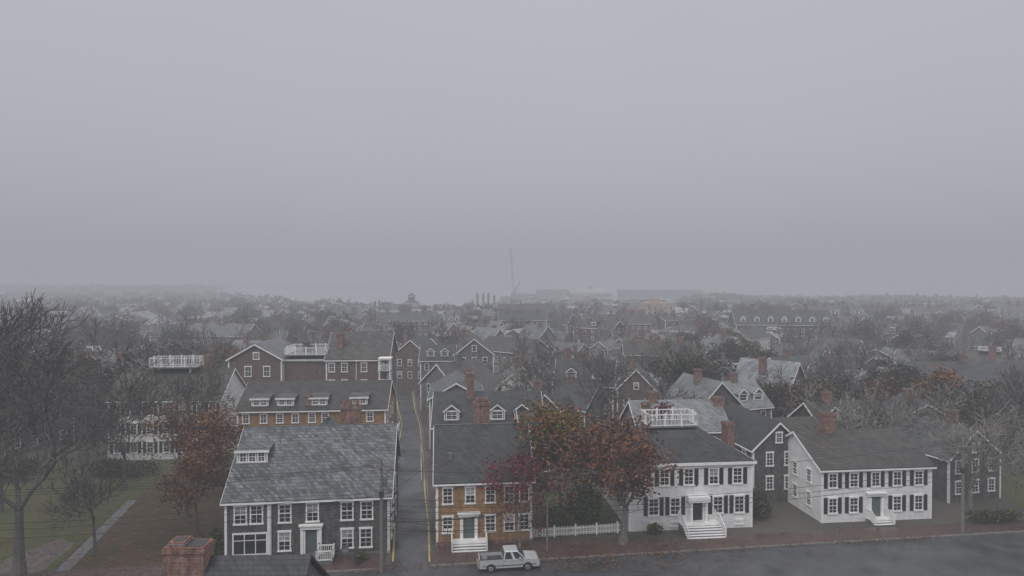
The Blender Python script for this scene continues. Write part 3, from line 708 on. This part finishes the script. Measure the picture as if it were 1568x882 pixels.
# ------------------------------------------------------------------ utility poles + wires
def pole(name,x,y,h,arm=True):
    e=empty(name,(x,y,0)); P=MB(); P.tube((0,0,0),(0,0,h),.19,.13,10,'wood_pole',True); P.obj('pole',parent=e,smooth=False)
    if arm:
        A=MB(); A.box(-.9,.9,-.24,-.14,h-.9,h-.76,'wood_pole')
        for k in (-.8,-.4,.4,.8): A.tube((k,-.19,h-.76),(k,-.19,h-.6),.05,.03,6,'lead',True)
        A.tube((.34,.1,h-2.6),(.34,.1,h-1.7),.2,.2,10,'lead',True); A.box(-.1,.35,-.05,.2,h-2.2,h-2.1,'lead')
        A.box(-.2,.2,-.2,.2,h-3.6,h-3.1,'metal_dark'); A.obj('crossarm',parent=e)
pole('utility_pole',-12.1,60.3,10.6)
pole('utility_pole',-72,53,10.6); pole('utility_pole',48,69.3,10.2)
pole('utility_pole',-2.6,107,9)
W=MB()
def wire(p,q,sag,r=.018,n=14):
    p=Vector(p);q=Vector(q);pr=p
    for i in range(1,n+1):
        t=i/n; c=p.lerp(q,t); c.z-=sag*4*t*(1-t); W.tube(pr,c,r,r,3,'wire'); pr=c
for i,(dx,z) in enumerate(((-.8,10.0),(-.4,9.95),(.4,9.9),(0,7.6),(0,7.2),(0,6.6))):
    wire((-12.1+dx,60.2,z),(-72+dx,53,z-.2),1.1+.15*i,.024,24)
for z in (9.9,7.2,6.6,6.1): wire((-12.1,60.2,z-.4),(48,69.3,z),1.4,.026,24)
for z,zz in ((5.2,4.6),(5.0,3.4),(4.8,5.2),(4.4,2.8),(4.0,3.6)): wire((-12.1,60.2,z),(3.5,64.5,zz),.7,.03)
wire((3.5,64.5,4.6),(12.8,69.5,4.8),.5,.028); wire((3.5,64.5,3.6),(14,68,3.2),.5,.028); W.tube((3.5,64.5,0),(3.5,64.5,5.4),.09,.07,8,'wood_pole',True)
wire((-12.1,60.2,4.7),(12.8,69.5,5.8),1.3,.026); wire((-12.1,60.2,6),(-14,64.2,5.2),.3,.026); wire((-12.1,60.2,7),(-2.6,107,7.6),1.2,.024)
wire((-12.1,60.2,5.4),(-5.5,66.5,5.9),.5,.028); wire((-12.1,60.2,6.4),(-18,63.6,5.6),.5,.026)
W.obj('overhead_wires')

# ------------------------------------------------------------------ vehicles
def prof(b,pts,y0,y1,m):
    n=len(pts); i=len(b.v)
    b.v.extend([(x,y0,z) for x,z in pts]+[(x,y1,z) for x,z in pts]); s=b.si(m)
    b.f.append(tuple(range(i,i+n))); b.m.append(s); b.f.append(tuple(range(i+2*n-1,i+n-1,-1))); b.m.append(s)
    for k in range(n): b.f.append((i+k,i+n+k,i+n+(k+1)%n,i+(k+1)%n)); b.m.append(s)
def arch(cx,r,zc,zb):
    o=[]; a0=math.asin((zb-zc)/r)
    for k in range(9):
        t=(math.pi-a0)-(math.pi-2*a0)*k/8
        o.append((cx+math.cos(t)*r,zc+math.sin(t)*r))
    return o
def wheels(e,xs,r,hw):
    Wm=MB()
    for x in xs:
        for sg in (-1,1):
            Wm.tube((x,sg*(hw-.24),r),(x,sg*(hw-.01),r),r,r,18,'rubber',True)
            Wm.tube((x,sg*(hw-.02),r),(x,sg*(hw+.005),r),r*.62,r*.55,12,'chrome',True)
            Wm.tube((x,sg*(hw),r),(x,sg*(hw+.012),r),r*.2,r*.18,8,'metal_dark',True)
    Wm.obj('wheels',parent=e)
def greenhouse(b,x0,x1,t0,t1,zb,zt,wb,wt,m,pill):
    P=[(x0,-wb,zb),(x1,-wb,zb),(x1,wb,zb),(x0,wb,zb),(t0,-wt,zt),(t1,-wt,zt),(t1,wt,zt),(t0,wt,zt)]
    b.hexa(P,'glass')
    b.hexa([(t0-.03,-wt-.02,zt),(t1+.03,-wt-.02,zt),(t1+.03,wt+.02,zt),(t0-.03,wt+.02,zt),(t0+.08,-wt+.08,zt+.07),(t1-.08,-wt+.08,zt+.07),(t1-.08,wt-.08,zt+.07),(t0+.08,wt-.08,zt+.07)],m)
    for sg in (-1,1):
        for t in pill:
            lo=x0+(x1-x0)*t; hi=t0+(t1-t0)*t; w=.06
            b.face([(lo-w,sg*(wb+.012),zb),(lo+w,sg*(wb+.012),zb),(hi+w,sg*(wt+.012),zt),(hi-w,sg*(wt+.012),zt)],m)
def pickup(name,x,y,rot,m='paint_silver'):
    e=empty(name,(x,y,.004),rot); b=MB(); zb=.42
    pts=[(-2.78,zb)]+arch(-1.72,.47,.38,zb)+arch(1.72,.47,.38,zb)+[(2.72,zb),(2.8,.55),(2.8,.95),(2.68,1.08),(1.35,1.2),(-.62,1.2),(-.62,.88),(-2.78,.88)]
    prof(b,pts,-.94,.94,m)
    for sg in (-1,1):
        b.box(-2.78,-.622,sg*.94,sg*.85,.882,1.24,m); b.box(-2.8,-.6,sg*.955,sg*.83,1.242,1.28,'metal_dark')
        b.box(-2.5,2.5,sg*.944,sg*.965,.62,.68,'metal_dark')
        for dx in (-.58,.32,1.28): b.box(dx-.008,dx+.008,sg*.942,sg*.946,.5,1.19,'metal_dark')
        b.box(.9,1.05,sg*.96,sg*1.14,1.2,1.38,m)
        b.box(-.5,-.3,sg*.944,sg*.96,1.03,1.07,'chrome'); b.box(.4,.6,sg*.944,sg*.96,1.03,1.07,'chrome')
    b.box(-2.78,-2.7,-.848,.848,.882,1.24,m)
    b.box(-2.69,-.63,-.84,.84,.884,.9,'metal_dark'); b.box(-2.5,-2.0,-.6,.5,.9,1.1,'wood_pole')
    greenhouse(b,-.58,1.5,-.42,.82,1.2,1.8,.9,.74,m,(.03,.46,.52,.97))
    b.obj('body',parent=e)
    t=MB(); t.box(2.8,2.92,-.92,.92,.42,.6,'chrome'); t.box(-2.95,-2.79,-.9,.9,.45,.62,'chrome'); t.box(2.8,2.83,-.55,.55,.66,.92,'metal_dark')
    for sg in (-1,1): t.box(2.76,2.83,sg*.6,sg*.9,.7,.92,'lamp_clear'); t.box(-2.82,-2.785,sg*.78,sg*.93,.75,1.1,'lamp_red')
    t.obj('bumpers',parent=e); wheels(e,(-1.72,1.72),.38,.93); return e
def sedan(name,x,y,rot,m):
    e=empty(name,(x,y,.02),rot); b=MB(); zb=.28
    pts=[(-2.2,zb)]+arch(-1.35,.4,.32,zb+.05)+arch(1.4,.4,.32,zb+.05)+[(2.2,zb),(2.28,.5),(2.2,.7),(1.2,.92),(-1.6,.95),(-2.25,.88),(-2.28,.5)]
    prof(b,pts,-.88,.88,m)
    greenhouse(b,-1.75,1.15,-1.15,.35,.92,1.42,.82,.62,m,(.02,.45,.98))
    for sg in (-1,1): b.box(2.14,2.26,sg*.55,sg*.82,.55,.68,'lamp_clear'); b.box(-2.3,-2.2,sg*.55,sg*.85,.68,.82,'lamp_red')
    b.obj('body',parent=e); wheels(e,(-1.35,1.4),.32,.88)
pickup('pickup_truck',-.35,61.15,.134)
sedan('parked_car',78,113,.3,'paint_dark')
for (x,y,rt,m) in ((30,118,1.2,'paint_white'),(27,122,1.2,'paint_dark'),(70,108,.2,'paint_white'),(22.5,112,.1,'paint_silver'),(86,117,.4,'paint_silver'),(-7,193,.1,'paint_white'),(20,198.5,.1,'paint_silver'),(-60,195,.1,'paint_white'),(52,321,1.8,'paint_white'),(46,350,1.8,'paint_silver')):
    sedan('parked_car',x,y,rt,m)
e=empty('street_sign',(-6.3,63.6,0)); q=MB(); q.tube((0,0,.1),(0,0,2.9),.035,.035,6,'lead',True); q.box(-.35,.35,-.02,.02,2.5,2.75,'white_trim'); q.obj('sign',parent=e)
e=empty('satellite_dish',(-16.0,62.3,0)); q=MB(); q.tube((0,0,.1),(0,0,1.1),.04,.04,6,'lead',True)
for k in range(12):
    a=2*math.pi*k/12; c=2*math.pi*(k+1)/12; q.face([(0,.12,1.3),(.38*math.cos(a),0,1.3+.38*math.sin(a)),(.38*math.cos(c),0,1.3+.38*math.sin(c))],'lead')
q.obj('dish',parent=e)
e=empty('trash_bin',(-14.6,61.6,0)); q=MB(); q.tube((0,0,.12),(0,0,1.0),.26,.32,10,'metal_dark',True); q.tube((0,0,1.0),(0,0,1.1),.34,.2,10,'metal_dark',True); q.obj('bin',parent=e)

# ------------------------------------------------------------------ town: instanced houses and trees
TPL=[]
for i in range(36):
    r=random.Random(100+i); big=r.random()<.22; small=(not big) and r.random()<.25
    w=r.uniform(7,13); d=r.uniform(6.5,9.5); ev=r.uniform(4.4,6.6); rg=ev+r.uniform(2.3,4.0); ax='x' if r.random()<.5 else 'y'
    if big: w=r.uniform(14,20); d=r.uniform(9,12); ev=r.uniform(6.5,8); rg=ev+r.uniform(2,4.2); ax='x'
    if small: w=r.uniform(5,7); d=r.uniform(5,7); ev=r.uniform(2.8,3.8); rg=ev+r.uniform(1.8,2.8)
    if ax=='y': w,d=min(w,d),max(w,d)
    wl=r.choice(['shingle_brown','shingle_grey','shingle_grey','shingle_umber','clap_white','shingle_red','shingle_brown','clap_white','shingle_grey']); rf=r.choice(['roof_grey','roof_grey','roof_brown','roof_light','roof_dark','roof_brown','roof_grey','roof_light'])
    nm={'clap_white':'white_clapboard_house','shingle_red':'brick_house'}.get(wl,'shingle_cottage')
    if wl=='shingle_red': wl='brick' if r.random()<.3 else 'shingle_red'
    hip=r.random()<.14
    h=House(nm,0,0,0,single=True,seed=i); h.vol(0,0,w,d,ev,rg if not hip else ev+2,axis=ax,wall=wl,roof=rf,hip=hip,inset=(min(w,d)*.42,min(w,d)*.4) if hip else None)
    zs=[z for z in (1.7,4.3,6.9) if z<ev-.7]
    for sd_,LL in (('F',w),('B',w),('L',d),('R',d)):
        n=max(2,int(LL/r.uniform(2.3,3.4))); h.wins(sd_,[LL*(k+.5)/n for k in range(n)],zs,1.05,1.6,0)
    if ax=='y' and not hip: h.win('F',w/2,ev+.7,1,1.2,0); h.win('B',w/2,ev+.7,1,1.2,0)
    elif r.random()<.6 and not hip and not small:
        for u in ((w*.3,w*.7) if r.random()<.6 else (w*.5,)): h.dormer(u,1.1,1.9,1.25,rf,r.choice([wl,'clap_white']),det=0,gable=r.random()<.6)
    for kk in range(2 if big else 1): h.chim(w*r.uniform(.2,.8),d*r.uniform(.4,.6),r.uniform(.7,1.4),.9,rg+r.uniform(.6,1.6),max(1,rg-2),m=r.choice(['brick','brick','lead']))
    if r.random()<.6 and not small: h.vol(w*.15,d,w*.55,r.uniform(4,6),ev-r.uniform(.3,1.5),rg-r.uniform(.8,2),axis='y',wall=wl,roof=rf)
    if r.random()<.4 and not small: h.vol(-4,d*.25,4,d*.6,ev-2,rg-2.6,axis='x',wall=r.choice([wl,'clap_white']),roof=r.choice([rf,'roof_light']))
    if r.random()<.22: h.rail(w*.3,w*.7,d*.35,d*.65,rg+.5,1,step=.4)
    me=h.parts['all'].mesh(nm); me.transform(Matrix.Translation((-w/2,-d/2,0))); TPL.append((nm,me,big))
TREES=[make_tree(200+i,1*rnd.uniform(10,13.5),rnd.uniform(4.5,6.3),levels=4,k=3,spread=.68,rtr=.26,minr=.065,side=1.0,trunk=.18,bark='bark' if i%3 else 'bark_pale').mesh('bare_tree') for i in range(8)]
LTREES=[make_tree(300+i,rnd.uniform(9,11.5),rnd.uniform(3.6,5.2),levels=3,k=3,rtr=.2,minr=.04,leaves=lv,nleaf=34,lsize=.34,lspread=.85,side=.9,trunk=.18).mesh('leafy_tree') for i,lv in enumerate([L_DARK,L_DARK+L_GREEN[1:2],L_DARK+L_MIX[:1],L_RUST+L_DARK,L_OAK+L_DARK[:1],L_DARK])]
def inst(nm,me,x,y,rt,s=1,sz=None):
    o=bpy.data.objects.new(nm,me); o.location=(x,y,0); o.rotation_euler=(0,0,rt); o.scale=(s,s,sz or s); COL.objects.link(o)
def lane_x(y):
    for i in range(len(LANE)-1):
        if LANE[i][2]<=y<=LANE[i+1][2]:
            t=(y-LANE[i][2])/(LANE[i+1][2]-LANE[i][2]); return (LANE[i][0]+LANE[i][1])/2*(1-t)+(LANE[i+1][0]+LANE[i+1][1])/2*t
    return None
def free(x,y,rad):
    for (a,b_,c) in occ:
        if (x-a)**2+(y-b_)**2<(c+rad)**2: return False
    lx=lane_x(y)
    if lx is not None and abs(x-lx)<3+rad: return False
    if -140<x<190 and abs(y-(198+abs(x+40)*.07))<3.5+rad*.75: return False
    if 140<y<545:
        rx=98-(y-140)*.28 if y<215 else 77-(y-215)*.22 if y<330 else 51-(y-330)*.122
        if abs(x-rx)<3+rad*.75: return False
    return True
cell={}
def near(x,y,rad):
    cx,cy=int(x//25),int(y//25)
    for i in (-1,0,1):
        for j in (-1,0,1):
            for (a,b_,c) in cell.get((cx+i,cy+j),()):
                if (x-a)**2+(y-b_)**2<(c+rad)**2: return True
    return False
nh=nt_=0
for k in range(26000):
    Y=108+(1050-108)*math.sqrt(rnd.random()) if rnd.random()<.5 else rnd.uniform(108,560)
    X=rnd.uniform(-(.84*Y+30),.84*Y+30)
    if any(inpoly(X+a,Y+b_,WATER) for a,b_ in ((0,0),(12,0),(-12,0),(0,14))): continue
    side=abs(X)/Y
    if X<0 and (side>.4 or Y>560) and rnd.random()<.6: continue
    if (Y>600 or (side>.5 and Y<330)) and rnd.random()<.6: continue
    nm,me,big=rnd.choice(TPL); s=rnd.uniform(.82,1.15)
    if Y>480: s*=.86
    rad=(9.5 if big else 6.2)*s
    if near(X,Y,rad) or not free(X,Y,rad-1): continue
    base=.15+.45*math.sin(X/95+1)+.35*math.sin(Y/120+X/210)
    inst(nm,me,X,Y,base+rnd.choice((0,0,math.pi/2,math.pi,-math.pi/2))+rnd.uniform(-.12,.12),s,s*rnd.uniform(.85,1.15)*(.88 if Y>480 else 1)); nh+=1
    cell.setdefault((int(X//25),int(Y//25)),[]).append((X,Y,rad))
for k in range(14000):
    Y=rnd.uniform(112,640); X=rnd.uniform(-(.84*Y+25),.84*Y+25); side=abs(X)/Y
    if side<.25 and rnd.random()<.55: continue
    if not free(X,Y,0.5) or near(X,Y,-2.0) or inpoly(X,Y,WATER): continue
    if nt_>1700: break
    sc=1.0 if Y<450 else .8
    if abs(X-(-.155*Y))<14 and Y<190: sc*=.7
    if rnd.random()<.62: inst('bare_tree',rnd.choice(TREES),X,Y,rnd.uniform(0,6),rnd.uniform(.75,1.3)*sc)
    else: inst('leafy_tree',rnd.choice(LTREES),X,Y,rnd.uniform(0,6),rnd.uniform(.55,1.15)*sc)
    nt_+=1
print('houses',nh,'trees',nt_)
for (X,Y,s) in ((-72,84,1.5),(-80,92,1.5),(-66,92,1.3),(-90,104,1.6),(-75,112,1.5),(-97,118,1.5),(-64,118,1.2),(-86,140,1.5),(-60,132,1.3),(60,112,1.0),(66,120,1.0),(50,112,1.0),(44,118,.9),(90,100,1.2),(84,94,1.2),(98,112,1.2),(28,112,1.0),(46,102,1.0),(76,96,1.1),(90,90,1.3),(38,116,.9),(54,124,1.1),(62,128,1.1),(72,128,1.0),(84,106,1.0),(-56,124,1.1),(-68,140,1.3),(34,96,.8),(66,102,1.0),(52,116,1.1)):
    inst('bare_tree',rnd.choice(TREES),X,Y,rnd.uniform(0,6),s)
for (X,Y,s) in ((-68,106,1.2),(-92,112,1.3),(-80,120,1.2),(66,98,.9),(92,108,1.0),(52,104,.8),(32,98,.7),(47,116,.9),(70,112,.7),(76,104,.9),(84,112,.9),(-60,140,1.2)):
    inst('leafy_tree',rnd.choice(LTREES),X,Y,rnd.uniform(0,6),s)
def treemass(name,fn,n,q,size,seed):
    r=random.Random(seed); b=MB()
    for k in range(n):
        x,y,rr,hh=fn(r)
        if inpoly(x,y,WATER): continue
        for j in range(q):
            d=Vector((r.gauss(0,1),r.gauss(0,1),r.gauss(0,1))).normalized()*r.uniform(.5,1.05)
            c=Vector((x+d.x*rr,y+d.y*rr,max(.3,hh*.5+d.z*hh*.5))); s=size*r.uniform(.6,1.3)
            u=Vector((r.uniform(-1,1),r.uniform(-1,1),r.uniform(-1,1))).normalized(); w=u.orthogonal().normalized()*s*.7
            b.face([c-u*s,c+w,c+u*s,c-w],L_DARK[int(r.random()*3)])
    b.obj(name)
def f_right(r):
    x=r.uniform(200,1100); yy=885 if x<400 else 885-(x-400)*.55 if x<640 else 750+(x-640)*.08
    return x,yy+r.uniform(-110,-8),r.uniform(6,12),r.uniform(5,8.5)+4*max(0,math.sin(x*.03))
treemass('distant_trees',f_right,420,60,1.8,1)
treemass('distant_trees',lambda r:(r.uniform(-1500,-540),r.uniform(1150,1900),r.uniform(14,30),r.uniform(10,20)),420,60,4.0,2)
treemass('distant_trees',lambda r:(r.uniform(-950,-200),r.uniform(520,1150),r.uniform(6,12),r.uniform(7,12)),480,50,2.0,3)
def f_r2(r):
    y=r.uniform(430,800); return (r.uniform(.25,.9)*y,y,r.uniform(5,8),r.uniform(6,10.5))
treemass('distant_trees',f_r2,330,50,1.6,4)
treemass('distant_trees',lambda r:(r.uniform(-130,-95)+r.uniform(-20,10),r.uniform(525,560),r.uniform(4,7),r.uniform(8,13)),9,90,1.2,6)
b=MB()
hl=[(-3200+i*80,2300+200*math.sin(i*.3),26+10*math.sin(i*.5)+6*math.sin(i*1.3) if i<26 else max(2,26-(i-26)*2.2)) for i in range(36)]
for a,c in zip(hl,hl[1:]):
    b.face([(a[0],a[1]-250,0),(c[0],c[1]-250,0),(c[0],c[1],c[2]),(a[0],a[1],a[2])],'ground'); b.face([(a[0],a[1],a[2]),(c[0],c[1],c[2]),(c[0],c[1]+300,0),(a[0],a[1]+300,0)],'ground')
b.obj('hills')

# ------------------------------------------------------------------ harbour
e=empty('harbour_crane',(3,930,0)); b=MB()
def lattice(b,p,q,w0,w1,n,r,m):
    p=Vector(p);q=Vector(q); d=(q-p).normalized(); a=d.orthogonal().normalized(); c=d.cross(a)
    def ring(t):
        o=p.lerp(q,t); w=w0+(w1-w0)*t; return [o+a*w*i+c*w*j for i,j in ((1,1),(1,-1),(-1,-1),(-1,1))]
    R0=ring(0)
    for k in range(1,n+1):
        R1=ring(k/n)
        for i in range(4): b.tube(R0[i],R1[i],r,r,4,m); b.tube(R0[i],R1[(i+1)%4],r*.7,r*.7,3,m)
        R0=R1
lattice(b,(0,0,8),(-5.5,0,74),1.3,.8,18,.2,'crane_steel'); lattice(b,(0,0,8),(8,0,26),.9,.5,6,.2,'crane_steel')
b.tube((-5.5,0,74),(8,0,26),.12,.12,3,'crane_steel'); b.tube((8,0,26),(8,0,8),.15,.15,3,'crane_steel')
b.box(-5,9,-4,4,3,9,'crane_steel'); b.box(-8,10,-6,6,0,2.9,'metal_dark'); b.obj('boom_and_cab',parent=e)
e=empty('ferry_slip_dolphins',(-30,620,0)); b=MB()
for i,x in enumerate((-3.5,2,7,12.5)):
    for dx,dy in ((0,0),(1.4,.4),(.5,1.3)): b.tube((x+dx,dy,-1),(x+dx*.8,dy,15.5 if i!=3 else 13),.6,.5,6,'crane_steel',True)
    b.box(x-.8,x+2.2,-1,2,11.5,13,'crane_steel')
b.obj('piles',parent=e)
e=empty('ferry',(140,1120,.2)); b=MB(); prof(b,[(-30,0),(28,0),(33,5),(-31,5)],-7,7,'paint_dark'); b.box(-29,26,-6.5,6.5,5.01,9,'paint_white'); b.box(-24,16,-5.5,5.5,9.01,12,'paint_white'); b.box(4,14,-4,4,12.01,15,'paint_white'); b.tube((-6,0,12),(-6,0,18),1.4,1.2,8,'metal_dark',True); b.tube((8,0,15),(8,0,23),.3,.2,5,'lead')
for k in range(16): b.box(-27+k*3.2,-25.4+k*3.2,-6.6,-6.4,6.4,7.8,'glass')
b.obj('hull',parent=e)
h=House('wharf_shed',40,1040,3,single=True); h.vol(0,0,52,16,9,13,wall='shingle_grey',roof='roof_dark'); h.wins('F',[4+k*5 for k in range(10)],[5],2,2,0); h.done()
h=House('wharf_shed',175,1080,-3,single=True); h.vol(0,0,140,14,8,12,wall='shingle_grey',roof='roof_dark'); h.done()
sheet('wharf',[(168,1070),(330,1060),(330,1100),(168,1110)],.6,'path_stone')

# ------------------------------------------------------------------ fog
fm=bpy.data.materials.new('fog'); fm.use_nodes=True; nt=fm.node_tree; nt.nodes.clear()
SIG=.00145; FOG=(.350,.360,.398)
o=_n(nt,'ShaderNodeOutputMaterial'); ab=_n(nt,'ShaderNodeVolumeAbsorption'); em=_n(nt,'ShaderNodeEmission'); ad=_n(nt,'ShaderNodeAddShader')
ab.inputs['Color'].default_value=(0,0,0,1); ab.inputs['Density'].default_value=SIG
em.inputs['Color'].default_value=rgba(FOG); em.inputs['Strength'].default_value=SIG  # fog glows by itself: emission imitates daylight scattered inside it
nt.links.new(ab.outputs[0],ad.inputs[0]); nt.links.new(em.outputs[0],ad.inputs[1]); nt.links.new(ad.outputs[0],o.inputs['Volume'])
MATS['fog']=fm
b=MB(); b.box(-6900,6900,-290,8900,-3,150,'fog'); b.obj('fog_bank')

# ------------------------------------------------------------------ world, sun, camera
S=Vector((-.35,-.55,.75)).normalized()
w=bpy.data.worlds.new('World'); scene.world=w; w.use_nodes=True; nt=w.node_tree; bg=nt.nodes['Background']
sky=_n(nt,'ShaderNodeTexSky',sky_type='NISHITA'); sky.sun_disc=False; sky.sun_elevation=math.asin(S.z); sky.sun_rotation=math.atan2(S.x,S.y)
hs=_n(nt,'ShaderNodeHueSaturation'); hs.inputs['Saturation'].default_value=.15; nt.links.new(sky.outputs[0],hs.inputs['Color'])
tc=_n(nt,'ShaderNodeTexCoord'); sx=_n(nt,'ShaderNodeSeparateXYZ'); nt.links.new(tc.outputs['Generated'],sx.inputs[0])
cr=_n(nt,'ShaderNodeValToRGB'); el=cr.color_ramp.elements; el[0].position=0; el[0].color=(.56,.57,.635,1); el[1].position=1; el[1].color=(1.5,1.5,1.52,1)
a=el.new(.40); a.color=(.55,.56,.63,1); a=el.new(.6); a.color=(1.15,1.15,1.2,1)
nt.links.new(sx.outputs[2],cr.inputs[0])
nz=_n(nt,'ShaderNodeTexNoise'); nz.inputs['Scale'].default_value=1.6; nz.inputs['Detail'].default_value=3; nt.links.new(tc.outputs['Generated'],nz.inputs['Vector'])
mr=_n(nt,'ShaderNodeMapRange'); mr.inputs[3].default_value=9.2; mr.inputs[4].default_value=10.8; nt.links.new(nz.outputs['Fac'],mr.inputs[0])
vs=_n(nt,'ShaderNodeVectorMath',operation='SCALE'); nt.links.new(mr.outputs[0],vs.inputs['Scale']); nt.links.new(cr.outputs[0],vs.inputs[0])
mx=_n(nt,'ShaderNodeMix',data_type='RGBA'); mx.inputs[0].default_value=.9; nt.links.new(hs.outputs[0],mx.inputs[6]); nt.links.new(vs.outputs[0],mx.inputs[7])
nt.links.new(mx.outputs[2],bg.inputs['Color']); bg.inputs['Strength'].default_value=.1
sl=bpy.data.lights.new('sun','SUN'); sl.energy=1.5; sl.angle=math.radians(30); sl.color=(1,.97,.93)
so=bpy.data.objects.new('sun',sl); so.rotation_euler=S.to_track_quat('Z','Y').to_euler(); so.location=(0,0,100); COL.objects.link(so)
cd=bpy.data.cameras.new('camera'); cd.sensor_width=36; cd.lens=36*1000/1568; cd.clip_start=.5; cd.clip_end=20000
co=bpy.data.objects.new('camera',cd); co.location=(0,0,27); co.rotation_euler=(math.radians(90-.63),0,0); COL.objects.link(co); scene.camera=co
scene.view_settings.view_transform='Standard'; scene.view_settings.look='None'; scene.view_settings.exposure=0; scene.view_settings.gamma=1
